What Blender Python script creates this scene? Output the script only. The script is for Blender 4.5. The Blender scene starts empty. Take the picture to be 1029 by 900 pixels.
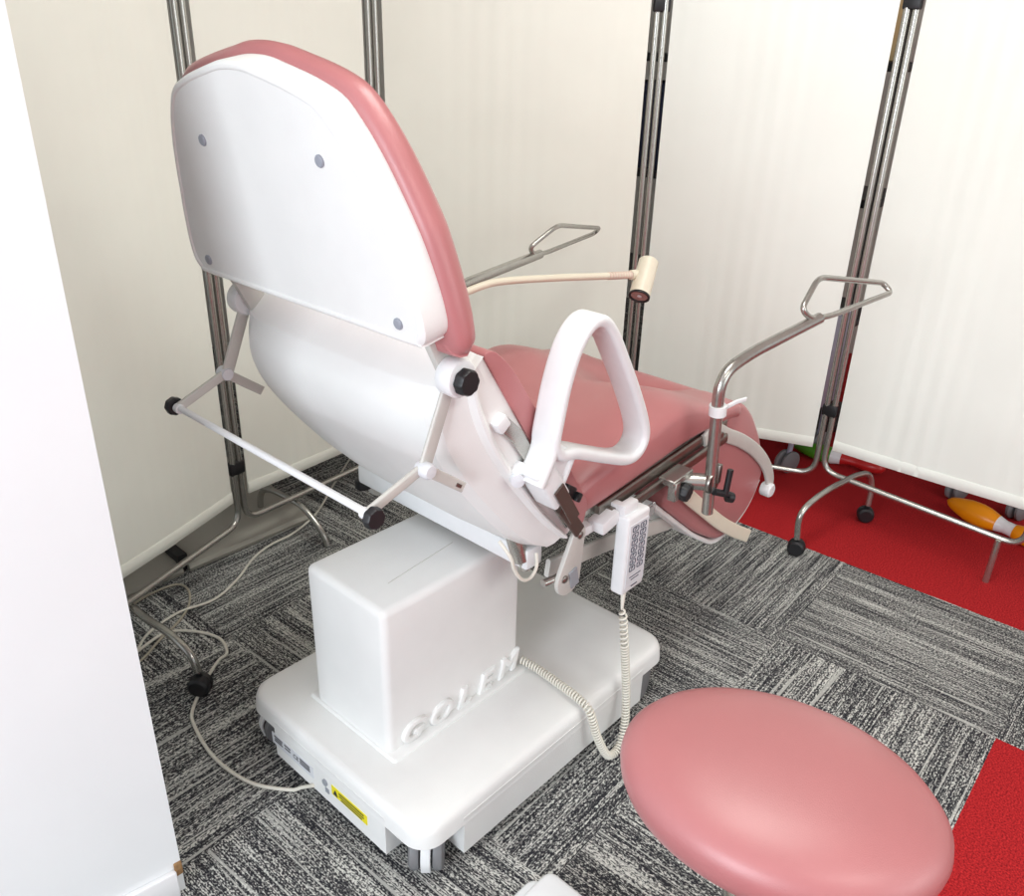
import bpy, bmesh, math, random
from mathutils import Vector, Matrix
random.seed(7)
scn = bpy.context.scene
COL = scn.collection
V = Vector
PI = math.pi

# ------------------------------------------------------------------ materials
def s2l(c):
    c = c / 255.0
    return c / 12.92 if c <= 0.04045 else ((c + 0.055) / 1.055) ** 2.4
def rgb(r, g, b): return (s2l(r), s2l(g), s2l(b), 1.0)

def mat(name, col, rough=0.5, metal=0.0, noise=0.0, nscale=40.0, bump=0.0, bscale=300.0, coat=0.0, spec=0.5):
    m = bpy.data.materials.new(name); m.use_nodes = True
    nt = m.node_tree; b = nt.nodes['Principled BSDF']
    b.inputs['Base Color'].default_value = col
    b.inputs['Roughness'].default_value = rough
    b.inputs['Metallic'].default_value = metal
    b.inputs['Specular IOR Level'].default_value = spec
    if coat: b.inputs['Coat Weight'].default_value = coat; b.inputs['Coat Roughness'].default_value = 0.35
    tc = nt.nodes.new('ShaderNodeTexCoord')
    if noise:
        n = nt.nodes.new('ShaderNodeTexNoise'); n.inputs['Scale'].default_value = nscale; n.inputs['Detail'].default_value = 4
        nt.links.new(tc.outputs['Object'], n.inputs['Vector'])
        r = nt.nodes.new('ShaderNodeMapRange')
        r.inputs['From Min'].default_value = 0.3; r.inputs['From Max'].default_value = 0.7
        r.inputs['To Min'].default_value = 1 - noise; r.inputs['To Max'].default_value = 1 + noise
        nt.links.new(n.outputs['Fac'], r.inputs['Value'])
        mx = nt.nodes.new('ShaderNodeMix'); mx.data_type = 'RGBA'; mx.blend_type = 'MULTIPLY'
        mx.inputs['Factor'].default_value = 1.0
        mx.inputs['A'].default_value = col
        nt.links.new(r.outputs['Result'], mx.inputs['B'])
        nt.links.new(mx.outputs['Result'], b.inputs['Base Color'])
    if bump:
        n2 = nt.nodes.new('ShaderNodeTexNoise'); n2.inputs['Scale'].default_value = bscale; n2.inputs['Detail'].default_value = 2
        nt.links.new(tc.outputs['Object'], n2.inputs['Vector'])
        bp = nt.nodes.new('ShaderNodeBump'); bp.inputs['Strength'].default_value = bump; bp.inputs['Distance'].default_value = 0.001
        nt.links.new(n2.outputs['Fac'], bp.inputs['Height'])
        nt.links.new(bp.outputs['Normal'], b.inputs['Normal'])
    return m

WHITE = mat('white_moulded_plastic', rgb(232, 232, 230), 0.42, bump=0.25, bscale=420, noise=0.015, nscale=15)
WHITE2 = mat('white_painted_metal', rgb(228, 229, 230), 0.35, noise=0.02, nscale=30)
GREYW = mat('pale_grey_paint', rgb(196, 194, 188), 0.38, noise=0.03, nscale=30)
CREAM = mat('cream_plastic', rgb(226, 218, 198), 0.4, noise=0.02)
PINK = mat('coral_vinyl', rgb(180, 115, 116), 0.36, bump=0.25, bscale=700, noise=0.03, nscale=9, coat=0.15)
FABRIC = mat('cream_screen_fabric', rgb(241, 241, 231), 0.85, bump=0.25, bscale=900, noise=0.015, nscale=6)
FABRICW = mat('white_screen_fabric', rgb(238, 240, 233), 0.85, bump=0.25, bscale=900, noise=0.012, nscale=6)
STEEL = mat('brushed_steel', rgb(178, 176, 170), 0.26, 0.85, noise=0.05, nscale=60)
STEELD = mat('dull_steel', rgb(150, 146, 140), 0.34, 1.0, noise=0.08, nscale=50)
BLACK = mat('black_rubber', rgb(24, 24, 27), 0.45, noise=0.15, nscale=60)
BROWN = mat('dark_brown_insert', rgb(78, 62, 56), 0.35)
GREYB = mat('grey_bolt_cap', rgb(150, 154, 164), 0.4)
TYRE = mat('grey_tyre', rgb(120, 120, 122), 0.5)
WALLM = mat('white_wall_paint', rgb(229, 231, 232), 0.7, noise=0.012, nscale=5, bump=0.1, bscale=250)
SKIRT = mat('white_skirting_paint', rgb(238, 238, 240), 0.45)
CHIP = mat('bare_chipboard', rgb(146, 112, 74), 0.9, noise=0.2, nscale=200)
CORD = mat('white_cable_sheath', rgb(222, 218, 206), 0.45)
CORDB = mat('beige_cable_sheath', rgb(178, 170, 152), 0.5)
GREYP = mat('grey_floor_plastic', rgb(172, 168, 158), 0.42, noise=0.03, nscale=12)
YELLOW = mat('yellow_sticker', rgb(232, 218, 30), 0.5)
INK = mat('dark_print', rgb(40, 40, 48), 0.6)
INKB = mat('blue_grey_print', rgb(70, 76, 92), 0.6)
LABEL = mat('pale_label', rgb(214, 216, 220), 0.5)
PANELG = mat('grey_cover_plate', rgb(150, 154, 160), 0.45)
CLEAR = mat('clear_plastic', rgb(240, 240, 240), 0.1)
CLEAR.node_tree.nodes['Principled BSDF'].inputs['Transmission Weight'].default_value = 0.85
CLEAR.node_tree.nodes['Principled BSDF'].inputs['IOR'].default_value = 1.2
GREEN = mat('green_plastic', rgb(74, 140, 30), 0.35)
REDP = mat('red_plastic', rgb(190, 36, 36), 0.35)
ORANGE = mat('orange_plastic', rgb(240, 150, 12), 0.3)
NAVY = mat('navy_cloth', rgb(34, 38, 62), 0.8)
BLUEG = mat('blue_grey_metal', rgb(168, 172, 190), 0.4)
CARD = mat('brown_card', rgb(190, 166, 120), 0.8)
GREYWALL = mat('pale_wall_paint', rgb(214, 212, 204), 0.8, noise=0.02, nscale=4)
CEIL = mat('ceiling_paint', rgb(236, 235, 230), 0.8, noise=0.01, nscale=5)

def carpet_material():
    m = bpy.data.materials.new('striped_carpet_tiles'); m.use_nodes = True
    nt = m.node_tree; L = nt.links
    b = nt.nodes['Principled BSDF']; b.inputs['Roughness'].default_value = 0.95; b.inputs['Specular IOR Level'].default_value = 0.15
    N = lambda t: nt.nodes.new(t)
    def mth(op, a, b_=None, c_=None):
        n = N('ShaderNodeMath'); n.operation = op
        for i, x in enumerate((a, b_, c_)):
            if x is None: continue
            if isinstance(x, (int, float)): n.inputs[i].default_value = x
            else: L.new(x, n.inputs[i])
        return n.outputs[0]
    tc = N('ShaderNodeTexCoord')
    rot = N('ShaderNodeMapping'); rot.vector_type = 'POINT'
    rot.inputs['Rotation'].default_value = (0, 0, -0.0336)
    L.new(tc.outputs['Object'], rot.inputs['Vector'])
    sep = N('ShaderNodeSeparateXYZ'); L.new(rot.outputs[0], sep.inputs[0])
    X, Y = sep.outputs[0], sep.outputs[1]
    TX, TY = 0.5, 0.545
    tx = mth('DIVIDE', mth('SUBTRACT', X, 1.915), TX)
    ty = mth('DIVIDE', mth('SUBTRACT', Y, 0.095), TY)
    ix, iy = mth('FLOOR', tx), mth('FLOOR', ty)
    par = mth('ABSOLUTE', mth('FLOORED_MODULO', mth('ADD', ix, iy), 2.0))       # quarter-turned tiles
    a = N('ShaderNodeMix'); a.data_type = 'FLOAT'; L.new(par, a.inputs['Factor']); L.new(Y, a.inputs['A']); L.new(X, a.inputs['B'])
    c = N('ShaderNodeMix'); c.data_type = 'FLOAT'; L.new(par, c.inputs['Factor']); L.new(X, c.inputs['A']); L.new(Y, c.inputs['B'])
    ALONG, ACROSS = a.outputs['Result'], c.outputs['Result']
    seed = mth('ADD', mth('MULTIPLY', ix, 7.31), mth('MULTIPLY', iy, 3.17))
    def noise(sa, sc, off, detail=1.0):
        cb = N('ShaderNodeCombineXYZ')
        L.new(mth('MULTIPLY', ALONG, sa), cb.inputs[0]); L.new(mth('MULTIPLY', ACROSS, sc), cb.inputs[1])
        L.new(mth('ADD', seed, off), cb.inputs[2])
        n = N('ShaderNodeTexNoise'); n.inputs['Scale'].default_value = 1.0; n.inputs['Detail'].default_value = detail
        L.new(cb.outputs[0], n.inputs['Vector']); return n.outputs['Fac']
    n1 = noise(7, 340, 0.0, 0)           # long thin streaks
    n2 = noise(190, 330, 11.0, 2)        # loop flecks
    n3 = noise(1.2, 26, 23.0, 3)         # bands of pale streaks inside a tile
    n5 = noise(3.0, 150, 41.0, 0)        # a few long clean lines
    def rng(x, a0, a1, b0, b1, smooth=False):
        r = N('ShaderNodeMapRange'); r.clamp = True
        if smooth: r.interpolation_type = 'SMOOTHSTEP'
        for k, v in (('From Min', a0), ('From Max', a1), ('To Min', b0), ('To Max', b1)): r.inputs[k].default_value = v
        L.new(x, r.inputs['Value']); return r.outputs['Result']
    base = mth('ADD', mth('MULTIPLY', n1, 0.28), mth('MULTIPLY', n2, 0.72))
    band = rng(n3, 0.50, 0.72, -0.015, 0.07)
    v = mth('ADD', base, band)
    pale = rng(v, 0.435, 0.62, 0.0, 1.0)
    line = rng(n5, 0.67, 0.72, 0.0, 0.75)
    pale = mth('MAXIMUM', pale, line)
    cr = N('ShaderNodeValToRGB'); L.new(pale, cr.inputs['Fac'])
    cr.color_ramp.elements[0].color = rgb(44, 44, 49); cr.color_ramp.elements[1].color = rgb(208, 208, 202)
    e = cr.color_ramp.elements.new(0.45); e.color = rgb(110, 110, 109)
    # red tiles
    rn = N('ShaderNodeTexNoise'); rn.inputs['Scale'].default_value = 260; rn.inputs['Detail'].default_value = 2
    L.new(tc.outputs['Object'], rn.inputs['Vector'])
    rr = N('ShaderNodeValToRGB'); L.new(rn.outputs['Fac'], rr.inputs['Fac'])
    rr.color_ramp.elements[0].position = 0.3; rr.color_ramp.elements[0].color = rgb(122, 18, 26)
    rr.color_ramp.elements[1].position = 0.7; rr.color_ramp.elements[1].color = rgb(202, 46, 48)
    far = mth('MULTIPLY', mth('GREATER_THAN', X, 2.415), mth('LESS_THAN', Y, 1.73))
    near = mth('MULTIPLY', mth('LESS_THAN', X, 1.915), mth('LESS_THAN', Y, 0.095))
    red = mth('MAXIMUM', far, near)
    mx = N('ShaderNodeMix'); mx.data_type = 'RGBA'; L.new(red, mx.inputs['Factor'])
    L.new(cr.outputs['Color'], mx.inputs['A']); L.new(rr.outputs['Color'], mx.inputs['B'])
    L.new(mx.outputs['Result'], b.inputs['Base Color'])
    bp = N('ShaderNodeBump'); bp.inputs['Strength'].default_value = 0.5; bp.inputs['Distance'].default_value = 0.002
    L.new(v, bp.inputs['Height']); L.new(bp.outputs['Normal'], b.inputs['Normal'])
    return m
CARPET = carpet_material()

# ------------------------------------------------------------------ mesh helpers
def frames(pts, closed=False):
    """Tangents and parallel-transported normals along a path."""
    n = len(pts); T = []
    for i in range(n):
        a = pts[(i - 1) % n] if (closed or i > 0) else pts[i]
        b = pts[(i + 1) % n] if (closed or i < n - 1) else pts[i]
        t = (b - a)
        T.append(t.normalized() if t.length > 1e-9 else V((0, 0, 1)))
    up = V((0, 0, 1)) if abs(T[0].z) < 0.9 else V((1, 0, 0))
    N = [(up - T[0] * up.dot(T[0])).normalized()]
    for i in range(1, n):
        q = T[i - 1].rotation_difference(T[i]); v = q @ N[-1]
        N.append((v - T[i] * v.dot(T[i])).normalized())
    return T, N

def fillet(pts, r, k=6, closed=False):
    """Round the corners of a polyline."""
    pts = [V(p) for p in pts]; n = len(pts); out = []
    for i in range(n):
        if not closed and i in (0, n - 1): out.append(pts[i]); continue
        p, a, b = pts[i], pts[(i - 1) % n], pts[(i + 1) % n]
        d1, d2 = (a - p), (b - p); rr = min(r, d1.length * 0.49, d2.length * 0.49)
        s, e = p + d1.normalized() * rr, p + d2.normalized() * rr
        for j in range(k + 1):
            t = j / k; out.append(s * (1 - t) ** 2 + p * 2 * t * (1 - t) + e * t * t)
    return out

def spline(pts, k=8, closed=False):
    """Catmull-Rom through the points."""
    pts = [V(p) for p in pts]; n = len(pts); out = []
    for i in range(n if closed else n - 1):
        g = lambda j: pts[j % n] if closed else pts[max(0, min(n - 1, j))]
        p0, p1, p2, p3 = g(i - 1), g(i), g(i + 1), g(i + 2)
        for j in range(k):
            t = j / k
            out.append(0.5 * ((2 * p1) + (p2 - p0) * t + (2 * p0 - 5 * p1 + 4 * p2 - p3) * t * t + (3 * p1 - p0 - 3 * p2 + p3) * t ** 3))
    if not closed: out.append(pts[-1])
    return out

def loft(bm, rings, cap0=True, cap1=True, closed_path=False):
    vs = [[bm.verts.new(p) for p in r] for r in rings]
    n = len(vs[0]); m = len(vs)
    for i in range(m if closed_path else m - 1):
        A, B = vs[i], vs[(i + 1) % m]
        for j in range(n):
            try: bm.faces.new((A[j], A[(j + 1) % n], B[(j + 1) % n], B[j]))
            except ValueError: pass
    if not closed_path:
        if cap0: bm.faces.new(list(reversed(vs[0])))
        if cap1: bm.faces.new(vs[-1])

def tube(bm, pts, r, seg=12, closed=False, caps=True):
    pts = [V(p) for p in pts]
    T, N = frames(pts, closed); rings = []
    for i, (p, t, nn) in enumerate(zip(pts, T, N)):
        bn = t.cross(nn); rad = r[i] if isinstance(r, (list, tuple)) else r
        rings.append([p + nn * (rad * math.cos(2 * PI * j / seg)) + bn * (rad * math.sin(2 * PI * j / seg)) for j in range(seg)])
    loft(bm, rings, caps, caps, closed)

def strap(bm, pts, w, th, axis, closed=False, k=3):
    """Rounded flat bar along a path: width w along `axis`, thickness th across it."""
    pts = [V(p) for p in pts]; ax = V(axis).normalized(); n = len(pts); rings = []
    rr = min(w, th) * 0.42
    prof = []
    for cx_, cy_, a0 in ((w / 2 - rr, th / 2 - rr, 0), (-w / 2 + rr, th / 2 - rr, 90), (-w / 2 + rr, -th / 2 + rr, 180), (w / 2 - rr, -th / 2 + rr, 270)):
        for j in range(k + 1):
            an = math.radians(a0 + 90 * j / k); prof.append((cx_ + rr * math.cos(an), cy_ + rr * math.sin(an)))
    for i in range(n):
        a = pts[(i - 1) % n] if (closed or i > 0) else pts[i]
        b = pts[(i + 1) % n] if (closed or i < n - 1) else pts[i]
        t = (b - a).normalized(); nn = ax.cross(t).normalized(); a2 = t.cross(nn).normalized()
        rings.append([pts[i] + a2 * x + nn * y for x, y in prof])
    loft(bm, rings, True, True, closed)

def box(bm, c, s, rot=None, bev=0.0, seg=2):
    t = bmesh.new(); bmesh.ops.create_cube(t, size=1.0)
    for v in t.verts: v.co = V((v.co.x * s[0], v.co.y * s[1], v.co.z * s[2]))
    if bev: bmesh.ops.bevel(t, geom=t.edges[:], offset=bev, segments=seg, profile=0.5, affect='EDGES', clamp_overlap=True)
    M = Matrix.Translation(V(c)) @ (rot.to_4x4() if rot else Matrix())
    merge(bm, t, M)

def merge(bm, t, M=None):
    if M is not None: t.transform(M)
    me = bpy.data.meshes.new('tmp'); t.to_mesh(me); t.free(); bm.from_mesh(me); bpy.data.meshes.remove(me)

def prism(bm, poly, d0, d1, plane='xz', bev=0.0, seg=3):
    """Polygon in a coordinate plane, pulled from d0 to d1 along the third axis."""
    t = bmesh.new()
    f3 = {'xz': lambda a, b, d: (a, d, b), 'xy': lambda a, b, d: (a, b, d), 'yz': lambda a, b, d: (d, a, b)}[plane]
    A = [t.verts.new(f3(a, b, d0)) for a, b in poly]; B = [t.verts.new(f3(a, b, d1)) for a, b in poly]
    n = len(poly)
    t.faces.new(A); t.faces.new(list(reversed(B)))
    for i in range(n): t.faces.new((A[i], B[i], B[(i + 1) % n], A[(i + 1) % n]))
    bmesh.ops.recalc_face_normals(t, faces=t.faces[:])
    if bev: bmesh.ops.bevel(t, geom=[e for e in t.edges if e.calc_face_angle(0) > 0.5], offset=bev, segments=seg, profile=0.5, affect='EDGES', clamp_overlap=True)
    merge(bm, t)

def lathe(bm, prof, origin=(0, 0, 0), axis=(0, 0, 1), seg=24):
    """prof = (radius, height) pairs about an axis."""
    ax = V(axis).normalized(); q = V((0, 0, 1)).rotation_difference(ax); o = V(origin); rings = []
    for r, h in prof:
        rings.append([o + q @ V((max(r, 1e-4) * math.cos(2 * PI * j / seg), max(r, 1e-4) * math.sin(2 * PI * j / seg), h)) for j in range(seg)])
    loft(bm, rings)

def rpoly(w0, w1, h0, h1, r, k=6):
    out = []
    for cx_, cy_, a0 in ((w1 - r, h1 - r, 0), (w0 + r, h1 - r, 90), (w0 + r, h0 + r, 180), (w1 - r, h0 + r, 270)):
        for j in range(k + 1):
            a = math.radians(a0 + 90 * j / k); out.append((cx_ + r * math.cos(a), cy_ + r * math.sin(a)))
    return out

ORIGIN = {}
def obj(name, bm, m, parent=None, angle=38):
    bmesh.ops.remove_doubles(bm, verts=bm.verts[:], dist=1e-6)
    bmesh.ops.recalc_face_normals(bm, faces=bm.faces[:])
    if parent is not None:
        o0 = ORIGIN[parent.name]; bm.transform(Matrix.Translation(-o0))
    else: o0 = V((0, 0, 0))
    me = bpy.data.meshes.new(name); bm.to_mesh(me); bm.free()
    for p in me.polygons: p.use_smooth = True
    me.set_sharp_from_angle(angle=math.radians(angle))
    o = bpy.data.objects.new(name, me); COL.objects.link(o); me.materials.append(m)
    if parent is not None: o.parent = parent
    ORIGIN[o.name] = o0
    return o

def thing(name, label, cat, loc, group=None):
    o = bpy.data.objects.new(name, None); COL.objects.link(o); o.location = loc
    o.empty_display_size = 0.05
    o['label'] = label; o['category'] = cat
    if group: o['group'] = group
    ORIGIN[o.name] = V(loc); return o

def solo(o, label, cat, loc=None, group=None):
    """A thing that is one mesh: move its origin to its base and describe it."""
    if loc is not None:
        o.data.transform(Matrix.Translation(-V(loc))); o.location = loc
    o['label'] = label; o['category'] = cat
    if group: o['group'] = group
    return o
def struct(o): o['kind'] = 'structure'; return o
B = bmesh.new

def text_mesh(bm, s, size, M, depth=0.0, shear=0.0, offset=0.0, bevel=0.0):
    cu = bpy.data.curves.new('t', 'FONT'); cu.body = s; cu.size = size; cu.extrude = depth; cu.shear = shear
    cu.offset = offset; cu.bevel_depth = bevel; cu.bevel_resolution = 1
    cu.align_x = 'CENTER'; cu.align_y = 'CENTER'
    o = bpy.data.objects.new('t', cu); COL.objects.link(o)
    dg = bpy.context.evaluated_depsgraph_get(); dg.update()
    me = bpy.data.meshes.new_from_object(o.evaluated_get(dg))
    t = bmesh.new(); t.from_mesh(me); merge(bm, t, M)
    bpy.data.objects.remove(o); bpy.data.curves.remove(cu); bpy.data.meshes.remove(me)

YC = 1.13
def mir(p): return V((p[0], 2 * YC - p[1], p[2]))

# ================================================================== the room
bm = B(); box(bm, (1.1, 0.3, -0.03), (7.0, 7.4, 0.06)); struct(obj('floor', bm, CARPET))
bm = B(); box(bm, (4.45, 0.3, 1.35), (0.1, 7.4, 2.7)); struct(obj('wall_right', bm, GREYWALL))
bm = B(); box(bm, (1.1, 3.95, 1.35), (7.0, 0.1, 2.7)); struct(obj('wall_back', bm, GREYWALL))
bm = B(); box(bm, (1.1, 0.3, 2.75), (7.0, 7.4, 0.1)); struct(obj('ceiling', bm, CEIL))
# white partition on the left, its free end next to the camera side of the chair
wd = V((-0.055, 0.009, 0)).normalized(); wn = V((-wd.y, wd.x, 0))
if wn.y < 0: wn = -wn
wc = V((0.412, 1.158, 0))
def wp(a, b): p = wc + wd * a + wn * b; return (p.x, p.y)
bm = B(); prism(bm, [wp(0, 0), wp(0, 0.12), wp(2.6, 0.12), wp(2.6, 0)], 0, 2.7, 'xy'); struct(obj('wall_left', bm, WALLM))
bm = B(); prism(bm, [wp(0.012, -0.012), wp(0.012, 0.0), wp(2.6, 0.0), wp(2.6, -0.012)], 0, 0.062, 'xy', 0.003, 2)
bsk = struct(obj('baseboard_left', bm, SKIRT))
bm = B(); prism(bm, [wp(-0.001, -0.004), wp(-0.001, 0.012), wp(0.012, 0.006), wp(0.014, -0.006)], 0.045, 0.075, 'xy', 0.002, 2)
struct(obj('trim_1', bm, CHIP))

# ================================================================== treatment chair
CH = thing('treatment_chair', 'tall treatment chair with white plastic shells, coral vinyl cushions and leg holders on wheeled base', 'treatment chair', (1.10, YC, 0))

# ---- base cover with cut-away corners, column
bm = B()
t = bmesh.new()
poly = rpoly(0.703, 1.498, 0.818, 1.392, 0.050, 8)
rings = []
for z, ins in ((0.110, -0.002), (0.138, 0.0), (0.149, 0.003), (0.1545, 0.008), (0.157, 0.015)):
    fx = (0.3975 - ins) / 0.3975; fy = (0.287 - ins) / 0.287
    rings.append([V((1.1005 + (x - 1.1005) * fx, 1.105 + (y - 1.105) * fy, z)) for x, y in poly])
loft(t, rings); merge(bm, t)
# skirts between the castors
cr = 0.105
X0, X1, Y0, Y1 = 0.7015, 1.4995, 0.8165, 1.3935
sk = [(X0 + cr, Y0), (X1 - cr, Y0), (X1 - cr, Y0 + cr), (X1, Y0 + cr), (X1, Y1 - cr), (X1 - cr, Y1 - cr), (X1 - cr, Y1), (X0 + cr, Y1), (X0 + cr, Y1 - cr), (X0, Y1 - cr), (X0, Y0 + cr), (X0 + cr, Y0 + cr)]
prism(bm, sk, 0.034, 0.128, 'xy')
base = obj('base_cover', bm, WHITE, CH)

def wall_text(bm, s, size, c, u, up, depth=0.0004, wide=1.0, **k):
    u = V(u).normalized(); up = V(up).normalized(); n = u.cross(up); u = u * wide
    M = Matrix(((u.x, up.x, n.x, c[0]), (u.y, up.y, n.y, c[1]), (u.z, up.z, n.z, c[2]), (0, 0, 0, 1)))
    text_mesh(bm, s, size, M, depth, **k)
# yellow sticker with black triangle on the rear skirt
bm = B(); box(bm, (0.7010, 1.032, 0.081), (0.002, 0.112, 0.024)); st = obj('warning_sticker', bm, YELLOW, base)
st['label'] = 'yellow warning sticker'
bm = B(); prism(bm, [(1.082, 0.074), (1.068, 0.074), (1.075, 0.088)], 0.6988, 0.6999, 'yz')
for k in range(3): box(bm, (0.6996, 1.024, 0.088 - 0.007 * k), (0.001, 0.078 - 0.012 * (k == 2), 0.0022))
obj('sticker_print', bm, INK, base)
bm = B(); box(bm, (0.7010, 1.105, 0.064), (0.002, 0.012, 0.012))
lathe(bm, [(0.008, 0), (0.008, 0.003), (0, 0.003)], (0.7015, 1.110, 0.083), (-1, 0, 0), 16)
obj('symbol_sticker', bm, PANELG, base)
bm = B(); box(bm, (0.7012, 1.225, 0.078), (0.0016, 0.148, 0.030)); obj('rating_plate', bm, LABEL, base)
bm = B()
wall_text(bm, 'CE', 0.016, (0.7002, 1.212, 0.078), (0, -1, 0), (0, 0, 1))
for y0, w_, zz in ((1.285, 0.03, 0.087), (1.285, 0.026, 0.081), (1.285, 0.03, 0.075), (1.252, 0.022, 0.086), (1.252, 0.02, 0.078), (1.190, 0.036, 0.086), (1.190, 0.036, 0.080), (1.190, 0.036, 0.074)):
    box(bm, (0.7002, y0 - 0.01, zz), (0.0008, w_, 0.003))
obj('rating_print', bm, INK, base)

bm = B()
box(bm, (0.978, 1.13, 0.328), (0.380, 0.240, 0.350), None, 0.016, 4)
col = obj('column_cover', bm, WHITE, CH)
bm = B()
box(bm, (0.990, 1.13, 0.157), (0.412, 0.282, 0.014), None, 0.008, 3)
obj('column_plinth', bm, WHITE, col)
# raised maker's lettering along the foot of the right-hand face
bm = B()
word = 'GOLEM'; xs = [0.842, 0.920, 0.988, 1.052, 1.124]
for ch, x in zip(word, xs):
    s = (x - 0.985) / 0.14
    ang = 0.10 * s
    u = V((math.cos(ang), 0, math.sin(ang))); up = V((-math.sin(ang), 0, math.cos(ang)))
    wall_text(bm, ch, 0.060, (x, 1.0085, 0.183 + 0.005 * s * s), u, up, depth=0.004, shear=0.30, bevel=0.0034, wide=1.22)
lt = obj('raised_lettering', bm, WHITE, col); lt['label'] = 'raised white letters reading GOLEM'
bm = B(); tube(bm, [(0.86, 1.08, 0.5033), (1.05, 1.10, 0.5033)], 0.0008, 6); obj('cover_seam', bm, GREYW, col)

# ---- castors
def castor(x, y, ang):
    c = B(); a = V((math.cos(ang), math.sin(ang), 0)); n = V((-a.y, a.x, 0))
    for s in (-1, 1):
        o = V((x, y, 0.043)) + n * (s * 0.022)
        lathe(c, [(0.010, -0.012), (0.034, -0.012), (0.041, -0.008), (0.043, 0), (0.041, 0.008), (0.034, 0.012), (0.010, 0.012)], o, n, 28)
    w = obj('castor', c, TYRE, CH)
    h = B(); strap(h, spline([V((x, y, 0.043)) + a * (0.044 * math.cos(q)) + V((0, 0, 0.044 * math.sin(q))) for q in [math.radians(d) for d in (-30, 10, 50, 90, 130, 160)]], 3), 0.019, 0.006, n)
    lathe(h, [(0.012, 0.04), (0.012, 0.098)], (x, y, 0), (0, 0, 1), 16)
    obj('castor_hood', h, WHITE2, w)
castor(0.763, 0.874, 3.9); castor(1.437, 0.868, 0.3); castor(0.760, 1.365, 2.9); castor(1.437, 1.355, 1.0)

# ---- cross beam, end plates and lower links
bm = B(); box(bm, (1.075, 1.155, 0.548), (0.046, 0.518, 0.046), None, 0.006, 2)
beam = obj('cross_beam', bm, WHITE2, CH)
bm = B(); lathe(bm, [(0.0, 0), (0.018, 0), (0.020, 0.004), (0.020, 0.022), (0.015, 0.028), (0, 0.028)], (1.075, 1.425, 0.499), (0, 0, 1), 18)
obj('rubber_stop', bm, BLACK, beam)
def endplate(y, th):
    p = B(); pts = []
    for j in range(11):
        a = math.radians(160 - 180 * j / 10); pts.append((1.140 + 0.019 * math.cos(a), 0.595 + 0.019 * math.sin(a)))
    for j in range(11):
        a = math.radians(-20 - 180 * j / 10); pts.append((1.116 + 0.036 * math.cos(a), 0.505 + 0.036 * math.sin(a)))
    prism(p, pts, y - th / 2, y + th / 2, 'xz', 0.002, 2)
    o = obj('end_plate', p, GREYW, CH)
    for (x, z, r) in ((1.140, 0.595, 0.008), (1.100, 0.512, 0.008)):
        s = B(); lathe(s, [(0, 0), (r, 0), (r, 0.003), (r * .6, 0.005), (0, 0.005)], (x, y - th / 2, z), (0, -1, 0), 16); obj('screw_head', s, STEELD, o)
    return o
e = endplate(0.845, 0.010)
bm = B(); box(bm, (1.128, 0.8385, 0.503), (0.024, 0.004, 0.042), Matrix.Rotation(-0.25, 3, 'Y'), 0.001, 1); obj('cover_tab', bm, PANELG, e)
endplate(1.415, 0.010)
for y in (0.90, 1.36):
    bm = B(); strap(bm, [(1.12, y, 0.500), (1.32, y, 0.470), (1.66, y, 0.40)], 0.040, 0.012, (0.15, 0, 1)); obj('link_bar', bm, GREYW, CH)
bm = B(); tube(bm, [(1.035, 0.925, 0.625), (1.055, 0.915, 0.545)], 0.017, 18); tube(bm, [(1.055, 0.915, 0.545), (1.066, 0.910, 0.520)], 0.009, 12)
obj('actuator', bm, STEEL, CH)
bm = B(); tube(bm, [(1.06, 0.86, 0.512), (1.10, 0.852, 0.512)], 0.008, 12); obj('axle_pin', bm, STEEL, CH)
bm = B(); tube(bm, spline([(0.960, 0.885, 0.640), (0.966, 0.862, 0.613), (0.976, 0.860, 0.582), (0.996, 0.858, 0.553), (1.019, 0.858, 0.546), (1.040, 0.862, 0.558), (1.050, 0.872, 0.580)], 8), 0.0034, 8)
obj('drive_cable', bm, CORD, CH)

# ---- backrest: moulded shell and cushion
Rp = [V((0.860, 0, 1.028)), V((0.832, 0, 1.003)), V((0.8055, 0, 0.979)), V((0.803, 0, 0.976))] + spline([(0.802, 0, 0.973), (0.789, 0, 0.930), (0.803, 0, 0.868), (0.850, 0, 0.790), (0.943, 0, 0.676), (1.015, 0, 0.607), (1.068, 0, 0.578)], 5)
Fp_a, Fp_b = V((0.872, 0, 1.018)), V((1.128, 0, 0.628))
rings = []
NR = len(Rp)
for i, R_ in enumerate(Rp):
    t = i / (NR - 1); F_ = Fp_a.lerp(Fp_b, max(0.0, (t - 0.08) / 0.92))
    wF = 0.283; wR = 0.232 + 0.012 * math.sin(PI * t)
    ring = []
    D = F_ - R_
    half = [(wF, 1.0), (wF + 0.003, 0.80), (wF + 0.001, 0.61), (wF + 0.006, 0.575), (wF + 0.008, 0.545), (wF + 0.006, 0.515), (wF - 0.006, 0.47), (wF - 0.011, 0.28), (wF - 0.020, 0.12), (wR, 0.02), (wR - 0.06, -0.03), (wR * 0.4, -0.06)]
    for w, k in half: ring.append(V((R_.x + D.x * k, YC - w, R_.z + D.z * k)))
    for w, k in reversed(half): ring.append(V((R_.x + D.x * k, YC + w, R_.z + D.z * k)))
    rings.append(ring)
bm = B(); loft(bm, rings)
shell = obj('back_shell', bm, WHITE, CH, 15)
for s in (-1, 1):
    bm = B(); lathe(bm, [(0, 0), (0.008, 0), (0.008, 0.003), (0, 0.003)], (0.848, YC + s * 0.185, 0.800), (-0.8, 0, -0.55), 14); obj('screw_cap', bm, GREYB, shell)
bd = (Fp_b - Fp_a).normalized(); bn = V((-bd.z, 0, bd.x))          # bn points to the sitter's side
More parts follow.
